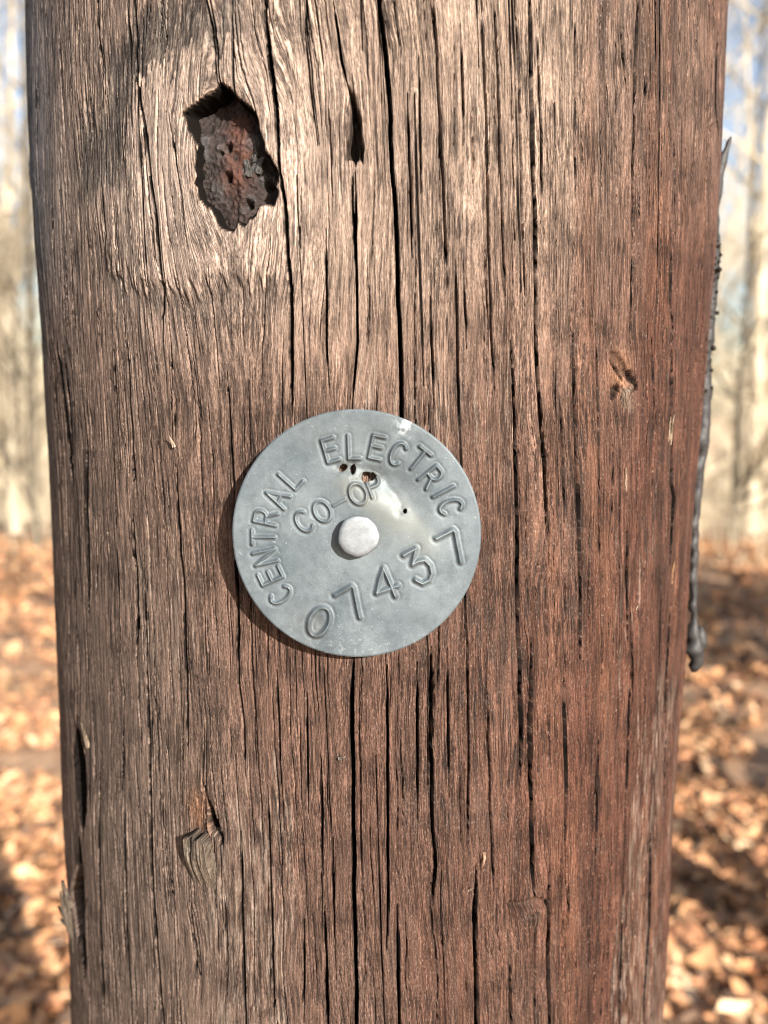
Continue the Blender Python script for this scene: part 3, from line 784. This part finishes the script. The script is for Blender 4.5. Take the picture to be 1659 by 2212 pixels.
for st in dig:
    glyphs.append(('digit', [[loc(x, y) for x, y in s_] for s_ in st], .00062, .00108))

nr_, na_ = 172, 760
rad_t = np.concatenate([np.linspace(0.0004, TR * .985, nr_ - 6), TR * np.array([.989, .993, .996, .998, .9993, 1.0])])
ang_t = np.linspace(0, 2 * math.pi, na_, endpoint=False)
X = rad_t[:, None] * np.cos(ang_t)[None, :]; Y = rad_t[:, None] * np.sin(ang_t)[None, :]
def seg_d(P_, Xa, Ya):
    d = np.full(Xa.shape, 1e9)
    for (ax, ay), (bx, by) in zip(P_[:-1], P_[1:]):
        ex, ey = bx - ax, by - ay
        t = np.clip(((Xa - ax) * ex + (Ya - ay) * ey) / (ex * ex + ey * ey + 1e-18), 0, 1)
        d = np.minimum(d, np.hypot(Xa - ax - t * ex, Ya - ay - t * ey))
    return d
emb = np.zeros_like(X); groove = np.zeros_like(X); near = np.full(X.shape, 1e9); who = np.full(X.shape, -1, dtype=int)
for gi, (nm, sts, hw, hh) in enumerate(glyphs):
    allp = np.array([p for s_ in sts for p in s_]); msk = (X > allp[:, 0].min() - .003) & (X < allp[:, 0].max() + .003) & (Y > allp[:, 1].min() - .003) & (Y < allp[:, 1].max() + .003)
    d = np.full(X.shape, 1e9); xm, ym = X[msk], Y[msk]; dm = np.full(xm.shape, 1e9)
    for s_ in sts: dm = np.minimum(dm, seg_d(s_, xm, ym))
    wob = 1 + .10 * vnoise(xm / .0022 + gi, ym / .0022, 90)
    d[msk] = dm
    e = np.zeros_like(X); e[msk] = hh * sstep(hw * 1.55 * wob, -hw * .35, dm) - .00010 * np.exp(-((dm - hw * 2.0) / .0004) ** 2)
    emb = np.where(np.abs(e) > np.abs(emb), e, emb)
    groove = np.maximum(groove, np.exp(-((d - hw * 1.45) / .00022) ** 2))
    upd = d - hw < near; near = np.where(upd, d - hw, near); who = np.where(upd, gi, who)
def gs(x, y, sx, sy, rot=0.0):
    cx, cy = loc(x, y); c, s = math.cos(RAD(rot)), math.sin(RAD(rot)); k = TR / RC
    xa = (X - cx) * c + (Y - cy) * s; ya = -(X - cx) * s + (Y - cy) * c
    return np.exp(-(xa / (sx * k)) ** 2 - (ya / (sy * k)) ** 2)
ridge = seg_d([loc(*p) for p in ((905, 642), (985, 648), (1060, 680), (1130, 735), (1185, 800), (1228, 880))], X, Y)
ridge2 = seg_d([loc(*p) for p in ((985, 510), (1005, 560), (1050, 610), (1075, 660), (1070, 700))], X, Y)
k_ = TR / RC
Hd = 0.00012 * vnoise(X / .012 + 5, Y / .012 + 5, 91) + .00004 * vnoise(X / .004 + 5, Y / .004 + 5, 92)
Hd += -0.0013 * gs(1090, 585, 125, 90, -35) - .0004 * gs(1160, 760, 70, 120, 30) + .00030 * np.exp(-(ridge / (60 * k_)) ** 2) - .0002 * gs(852, 826, 150, 150) \
      - .0009 * gs(905, 480, 120, 50, -10) + .0005 * gs(800, 520, 80, 70) - .0006 * gs(780, 455, 60, 25) - .0004 * gs(637, 1312, 35, 60, 20) \
      + .0002 * gs(1000, 700, 110, 60, -30) - .0003 * np.exp(-(ridge2 / (24 * k_)) ** 2)
Hd += 0.0011 * ((X / TR) ** 2) * -1 * 0.35 + 0.0004 * (Y / TR) ** 2
Zt = Hd + emb
rimt = sstep(.985, 1.0, rad_t / TR)[:, None]
Zt = Zt - .00025 * rimt ** 2
hx = [((764, 458), 22, 17, 20), ((818, 468), 13, 25, -10), ((905, 508), 38, 20, 15), ((1104, 692), 9, 13, 0), ((892, 495), 22, 14, 0)]
holem = np.zeros_like(X); lipm = np.zeros_like(X)
for (hx_, hy_), sx, sy, ro in hx:
    nzh = 1 + .35 * vnoise(X / .0007 + 3, Y / .0007 + 3, 93)
    gh = gs(hx_, hy_, sx, sy, ro) * nzh
    holem = np.maximum(holem, gh); lipm = np.maximum(lipm, gs(hx_, hy_, sx * 2.1, sy * 2.1, ro))
Zt = Zt + .00025 * lipm * vnoise(X / .0011, Y / .0011, 94)
white = np.clip(1.2 * gs(1095, 225, 42, 48) * sstep(-.25, .45, vnoise(X / .0011, Y / .0011, 95) + .4 * vnoise(X / .0004, Y / .0004, 96)), 0, 1)
white = np.maximum(white, .25 * sstep(.5, .95, vnoise(X / .0005, Y / .0005, 97)) * gs(800, 1450, 500, 110))
grime = np.clip(.75 * lipm + .35 * gs(637, 1312, 95, 120, 20) * sstep(-.2, .5, vnoise(X / .0015, Y / .0015, 98)) + .25 * gs(560, 1340, 130, 60, -40) + .30 * gs(1095, 620, 60, 40, -30) + .36 * gs(880, 290, 380, 130) * (.75 + .5 * vnoise(X / .006 + 2, Y / .006 + 2, 88)) + .16 * groove, 0, .9)
pale = np.clip(.9 * gs(805, 540, 75, 70) + .55 * np.exp(-(ridge / (55 * k_)) ** 2) + .7 * gs(1020, 730, 160, 100, -30), 0, .75) * (1 - np.clip(lipm, 0, 1))
stain = np.stack([white, grime * (1 - pale * .4), pale], -1).reshape(-1, 3)

Vd = np.stack([X, Y, Zt], -1).reshape(-1, 3); Fd = grid_faces(nr_, na_, True)
# full-sheet normals so that letters and sheet shade as one pressed surface
fn = np.cross(Vd[Fd[:, 1]] - Vd[Fd[:, 0]], Vd[Fd[:, 3]] - Vd[Fd[:, 0]])
Nn = np.zeros_like(Vd)
for k in range(4): np.add.at(Nn, Fd[:, k], fn)
Nn /= np.linalg.norm(Nn, axis=1)[:, None] + 1e-20
Nn = np.where(Nn[:, 2:3] < 0, -Nn, Nn)
flip = fn[:, 2].mean() < 0
if flip: Fd = Fd[:, ::-1]
keep = ~(holem.ravel()[Fd].max(1) > .36)
fwho = np.where(near.ravel()[Fd].min(1) < .00052, who.ravel()[Fd[:, 0]], -1)

def sub_obj(name, sel, extra_v=None, extra_f=None):
    F_ = Fd[sel]; ids, inv = np.unique(F_.ravel(), return_inverse=True)
    V_ = Vd[ids]; F_ = inv.reshape(F_.shape); N_ = Nn[ids]; st = stain[ids]
    if extra_v is not None:
        lut = {int(i): k for k, i in enumerate(ids)}
        ne = len(V_); ef = [[lut[-i - 1] if i < 0 else i + ne for i in f] for f in extra_f]
        V_ = np.concatenate([V_, extra_v]); F_ = np.concatenate([F_, np.array(ef)]); st = np.concatenate([st, np.zeros((len(extra_v), 3))])
        N_ = None
    o = mesh_obj(name, V_, F_, ZINC, tagE)
    set_col(o, 'stain', st)
    if N_ is not None: o.data.normals_split_custom_set_from_vertices([tuple(n) for n in N_])
    return o
disc = sub_obj('disc', keep & (fwho < 0))
for gi, (nm, sts, hw, hh) in enumerate(glyphs):
    sel = keep & (fwho == gi)
    if sel.sum() > 4: sub_obj(nm, sel)
# cut edge and back of the sheet
er = np.concatenate([np.stack([X[-1], Y[-1], Zt[-1]], -1), np.stack([X[-1] * 1.0005, Y[-1] * 1.0005, Zt[-1] - .00025], -1),
                     np.stack([X[-1] * .9995, Y[-1] * .9995, Zt[-1] - .00085], -1), np.stack([X[-1] * .93, Y[-1] * .93, Zt[-1] - .0012], -1)])
er = er + np.array((0, 0, -.000004))
ed = mesh_obj('edge', er, grid_faces(4, na_, True)[:, ::-1], ZINC, tagE)
set_col(ed, 'stain', np.tile((.25, 0, 0), (len(er), 1)))

# ------------------------------------------------------------------ nail
nailE = empty('nail'); nx, ny = loc(852, 826)
nailE.matrix_world = Mtag @ Matrix.Translation((nx, ny, 0)) @ Matrix.Rotation(RAD(3), 4, 'Y') @ Matrix.Rotation(RAD(-2), 4, 'X')
tag(nailE, 'galvanized steel nail with a flat whitish head through the middle of the tag', 'nail')
prof = [(0, .0036), (.0024, .00361), (.0042, .00359), (.0049, .00350), (.0053, .00325), (.0054, .0027), (.0051, .0022), (.0021, .0020), (.0020, .0012)]
na2 = 96; at_ = np.linspace(0, 2 * math.pi, na2, endpoint=False); Vn = []
fac = 1 + .018 * np.cos(at_ * 3 + .5) + .014 * np.cos(at_ * 5 + 1.2) + .008 * np.cos(at_ * 11)
for r_, z_ in prof:
    rr_ = r_ * (fac if r_ > .003 else 1.0)
    Vn.append(np.stack([rr_ * np.cos(at_), rr_ * np.sin(at_), z_ + .00003 * vnoise(rr_ * np.cos(at_) / .0025 + 5, rr_ * np.sin(at_) / .0025 + 5, 99)], -1))
head = mesh_obj('head', np.concatenate(Vn), grid_faces(len(prof), na2, True)[:, ::-1], NAIL, nailE)
Vs, Fs = tube([(0, 0, .0018), (0, 0, -.02), (0, 0, -.05), (0, 0, -.056)], [.002, .002, .002, .0003], 16)
poly_obj('shank', Vs, Fs, NAIL, nailE)

# ------------------------------------------------------------------ woods
def branch_tree(seed, height, r_base, pale):
    rn = random.Random(seed)
    tv, tf, cv, cf = [], [], [], []
    def add(L, pts, rads, sides):
        Vv, Ff = tube(pts, rads, sides, caps=False)
        base_ = sum(len(x) for x in L[0]); L[0].append(Vv); L[1].extend([tuple(i + base_ for i in f) for f in Ff])
    T_, C_ = ([], []), ([], [])
    n = 14; pts = []; x = y = 0.0; dx, dy = rn.uniform(-.02, .02), rn.uniform(-.02, .02)
    for i in range(n):
        t = i / (n - 1); pts.append(np.array((x, y, height * t - .3)))
        dx += rn.uniform(-.034, .034); dy += rn.uniform(-.034, .034); x += dx * height / n; y += dy * height / n
    rads = [r_base * (1 - .86 * (i / (n - 1)) ** .9) * (1.28 if i == 0 else 1) for i in range(n)]
    add(T_, pts, rads, 9)
    def limb(p, d, L, r, depth):
        k = 5 if depth < 2 else 3; q = [p.copy()]; dd = d.copy()
        for i in range(k):
            dd = dd + np.array((rn.uniform(-.2, .2), rn.uniform(-.2, .2), rn.uniform(-.05, .2))); dd /= np.linalg.norm(dd)
            q.append(q[-1] + dd * L / k)
        add(C_, q, [r * (1 - .8 * i / k) for i in range(k + 1)], 5 if depth == 0 else 3)
        if depth < 3:
            for j in range((7, 5, 4)[depth]):
                i = rn.randint(1, k); az = rn.uniform(0, 6.28); dv = dd * .8 + np.array((math.cos(az), math.sin(az), rn.uniform(-.1, .6))) * .8
                dv /= np.linalg.norm(dv); limb(q[i], dv, L * rn.uniform(.35, .6), max(r * .45, .004), depth + 1)
    for j in range(19):
        t = rn.uniform(.22, .98) if j > 5 else rn.uniform(.06, .3)
        i = t * (n - 1); a = int(i); p = pts[a] * (1 - (i - a)) + pts[min(a + 1, n - 1)] * (i - a)
        az = rn.uniform(0, 6.28); d = np.array((math.cos(az), math.sin(az), rn.uniform(.35, 1.2))); d /= np.linalg.norm(d)
        limb(p, d, height * rn.uniform(.12, .26) * (1.1 - .5 * t), r_base * (1 - .8 * t) * .42, 0)
    return [(np.concatenate(L[0]), L[1]) for L in (T_, C_)]

templates = []
for k in range(6):
    (tv, tf), (cv, cf) = branch_tree(40 + k, (15, 17, 13, 18, 14, 16)[k], (.125, .16, .085, .14, .095, .115)[k], 0)
    ms = []
    for nm, V_, F_ in (('trunk', tv, tf), ('crown', cv, cf)):
        me = bpy.data.meshes.new(nm); me.from_pydata(V_.tolist(), [], F_); me.polygons.foreach_set('use_smooth', [True] * len(me.polygons))
        me.materials.append(BARKS[(0, 0, 1, 2, 1, 2)[k]]); ms.append(me)
    templates.append(ms)

def put_tree(k, x, y, s, rz, label, group=None, lean=(0, 0)):
    e = empty('forest_tree', (x, y, float(gz(x, y)))); e.rotation_euler = (lean[0], lean[1], rz); e.scale = (s, s, s)
    tag(e, label, 'tree', group)
    for nm, me in zip(('trunk', 'crown'), templates[k]):
        o = bpy.data.objects.new(nm, me); COL.objects.link(o); o.parent = e
    return e

def at_ground(px, dist):
    """point on the hillside straight below a photo column, at a given distance"""
    d = ray_dir(px, 1150); s = dist / d[1]
    return CAM[0] + d[0] * s, CAM[1] + dist

# trees the photograph shows beside the pole
X0, Y0 = at_ground(78, 12.0); put_tree(2, X0, Y0, .85, 1.0, 'slim dark bare tree just left of the pole, leaning a little', lean=(0, RAD(-1.5)))
X0, Y0 = at_ground(28, 15.0); put_tree(0, X0, Y0, 1.0, 2.0, 'pale tan bare tree at the left edge of the picture')
X0, Y0 = at_ground(8, 21.0); put_tree(3, X0, Y0, .9, 4.0, 'pale bare tree farther off behind the one at the left edge')
X0, Y0 = at_ground(1622, 17.0); put_tree(1, X0, Y0, 1.0, .6, 'large pale forked bare tree right of the pole')
X0, Y0 = at_ground(1586, 13.5); put_tree(4, X0, Y0, .8, 3.1, 'dark slender bare tree close to the right side of the pole')
X0, Y0 = at_ground(1650, 19.0); put_tree(5, X0, Y0, .9, 5.1, 'tan bare tree at the right edge of the picture')
# the rest of the wood on the slope, scattered; none stands where its shadow would reach the pole
rt_ = random.Random(77)
placed = []
tries = 0
while len(placed) < 84 and tries < 5000:
    tries += 1
    y = rt_.uniform(13.5, 60); x = rt_.uniform(-.82, .82) * y
    if any((x - a) ** 2 + (y - b) ** 2 < (1.3 + y * .015) ** 2 for a, b in placed): continue
    px = 829.5 + FP * x / (y * math.cos(PITCH))
    if y < 24 and (-20 < px < 110 or 1560 < px < 1680): continue
    placed.append((x, y))
    side_ = 'left' if x < 0 else 'right'
    k = rt_.randrange(6); tone = ('pale', 'pale', 'dark grey', 'tan', 'dark grey', 'tan')[k]; far_ = 'deep in' if y > 32 else 'along the near edge of'
    put_tree(k, x, y, rt_.uniform(.7, 1.15), rt_.uniform(0, 6.28),
             '%s bare tree %s the woods %s of the pole' % (tone, far_, side_), '%s bare trees %s the woods on the %s' % (tone, far_, side_))
# trees standing beside the clearing on the right; their shadows cross the leaves in view
for k, x, y, s in ((1, 3.0, -.75, 1.0), (1, 6.1, 1.15, 1.0), (5, 6.7, 1.7, 1.1), (0, 7.2, .9, 1.1), (3, 7.9, 2.2, 1.0), (1, 6.6, 2.6, 1.2), (1, 7.0, 1.3, 1.2), (3, 5.6, 1.7, 1.2)):
    put_tree(k, x, y, s, x * 3, 'bare tree standing outside the picture to the right', 'trees right of the clearing')

# far wood, one mass: slim stems with rising branches
fv, ff = [], []
rf = random.Random(5); off = 0
for i in range(420):
    y = rf.uniform(55, 130); x = rf.uniform(-.85, .85) * y; z0 = float(gz(x, y)); hgt = rf.uniform(12, 20); r_ = rf.uniform(.08, .2)
    segs = [([np.array((x, y, z0)), np.array((x + rf.uniform(-.4, .4), y, z0 + hgt * .5)), np.array((x + rf.uniform(-.8, .8), y, z0 + hgt))], [r_, r_ * .7, .02])]
    for j in range(16):
        t = rf.uniform(.15, .95); p = np.array((x, y, z0 + hgt * t)); az = rf.uniform(0, 6.28); L = rf.uniform(1.5, 4) * (1.15 - t * .6)
        q = p + np.array((math.cos(az) * L * .7, math.sin(az) * L * .7, L * .8)); segs.append(([p, q], [r_ * .4, .015]))
        for k in range(3):
            p2 = p + (q - p) * rf.uniform(.3, 1); q2 = p2 + np.array((rf.uniform(-1, 1), rf.uniform(-1, 1), rf.uniform(.2, 1.4))); segs.append(([p2, q2], [.03, .01]))
    for P_, rd in segs:
        Vv, Ff = tube(P_, rd, 3, caps=False); fv.append(Vv); ff.extend([tuple(a + off for a in f) for f in Ff]); off += len(Vv)
fw = poly_obj('far_wood', np.concatenate(fv), ff, BARKS[2]); kind(fw, 'stuff')
fw['label'] = 'distant bare winter wood beyond the slope'; fw['category'] = 'woods'

# ------------------------------------------------------------------ leaf litter and undergrowth
def scatter(n, rfun, half):
    rl = np.random.default_rng(n); r = rfun(rl.random(n)); a = rl.uniform(-half, half, n)
    return r * np.sin(a), r * np.cos(a) - .34
lx, ly = [], []
for n_, r0_, r1_, half in ((27000, 1.1, 5.0, RAD(48)), (26000, 5.0, 15.0, RAD(46))):
    x, y = scatter(n_, lambda t, a=r0_, b=r1_: np.sqrt(a * a + t * (b * b - a * a)), half); lx.append(x); ly.append(y)
lx = np.concatenate(lx); ly = np.concatenate(ly); n = len(lx)
ok = (np.hypot(lx, ly) > .17) & (vnoise(lx * 2.3 + 60, ly * 2.3 + 60, 73) > -.55); lx, ly = lx[ok], ly[ok]; n = len(lx)
rl = np.random.default_rng(3)
size = np.clip(rl.lognormal(-3.32, .36, n), .015, .10) * np.where(np.hypot(lx, ly) > 5, 1.25, 1.0)
shape = np.array([(0, -1.0, .0), (.42, -.45, .25), (.55, .1, .35), (.3, .55, .2), (0, 1.0, .1), (-.3, .55, .25), (-.55, .1, .4), (-.42, -.45, .2), (0, 0, 0)])
faces = np.array([(8, 0, 1), (8, 1, 2), (8, 2, 3), (8, 3, 4), (8, 4, 5), (8, 5, 6), (8, 6, 7), (8, 7, 0)])
P = shape[None] * np.array((1, 1, 1.0))[None, None] * size[:, None, None]
P[..., 2] *= rl.uniform(-.6, 1.5, n)[:, None]
P += rl.normal(0, .08, P.shape) * size[:, None, None]
def rotm(P, ax, ang):
    c, s = np.cos(ang)[:, None], np.sin(ang)[:, None]; i, j = [(1, 2), (0, 2), (0, 1)][ax]
    a, b = P[..., i].copy(), P[..., j].copy(); P[..., i] = a * c - b * s; P[..., j] = a * s + b * c
rotm(P, 0, rl.normal(0, .45, n)); rotm(P, 1, rl.normal(0, .45, n)); rotm(P, 2, rl.uniform(0, 6.28, n))
lz = gz(lx, ly) + rl.uniform(.0, .05, n)
P += np.stack([lx, ly, lz], -1)[:, None, :]
pal = np.array([(.44, .235, .115), (.34, .17, .082), (.48, .285, .15), (.24, .12, .065), (.13, .08, .052), (.55, .38, .23), (.40, .19, .095)])
pc = 1.1 * pal[rl.choice(7, n, p=[.22, .2, .16, .14, .10, .06, .12])] * rl.uniform(.75, 1.25, (n, 1)) * (1 - .3 * sstep(.2, .6, vnoise(lx * 1.7 + 60, ly * 1.7 + 60, 74)))[:, None]
LEAF = mat_vcol('dead_leaf', rough=0.75, nscale=60, bump=0.0, spec=0.25, var=0.2)
litter = mesh_obj('leaf_litter', P.reshape(-1, 3), (faces[None] + (np.arange(n) * 9)[:, None, None]).reshape(-1, 3), LEAF, smooth=False)
set_col(litter, 'col', np.repeat(pc, 9, 0)); kind(litter, 'stuff')
litter['label'] = 'sunlit brown and orange dead leaves covering the forest floor'; litter['category'] = 'leaves'

# dry brush along the top of the slope
bv, bf = [], []; off = 0; rb_ = random.Random(9)
for i in range(900):
    y = rb_.uniform(9.5, 24); x = rb_.uniform(-.8, .8) * y; z0 = float(gz(x, y)); hgt = rb_.uniform(.3, 1.5)
    p = np.array((x, y, z0)); q = p + np.array((rb_.uniform(-.3, .3), rb_.uniform(-.3, .3), hgt)) 
    segs = [([p, (p + q) / 2 + np.array((rb_.uniform(-.05, .05), 0, 0)), q], [.009, .006, .002])]
    for j in range(4):
        a = p + (q - p) * rb_.uniform(.3, .95); segs.append(([a, a + np.array((rb_.uniform(-.35, .35), rb_.uniform(-.3, .3), rb_.uniform(.1, .4)))], [.004, .0015]))
    for P_, rd in segs:
        Vv, Ff = tube(P_, rd, 3, caps=False); bv.append(Vv); bf.extend([tuple(a + off for a in f) for f in Ff]); off += len(Vv)
br = poly_obj('dry_brush', np.concatenate(bv), bf, BARKS[2]); kind(br, 'stuff')
br['label'] = 'thin dry brush and stalks on the forest floor'; br['category'] = 'brush'
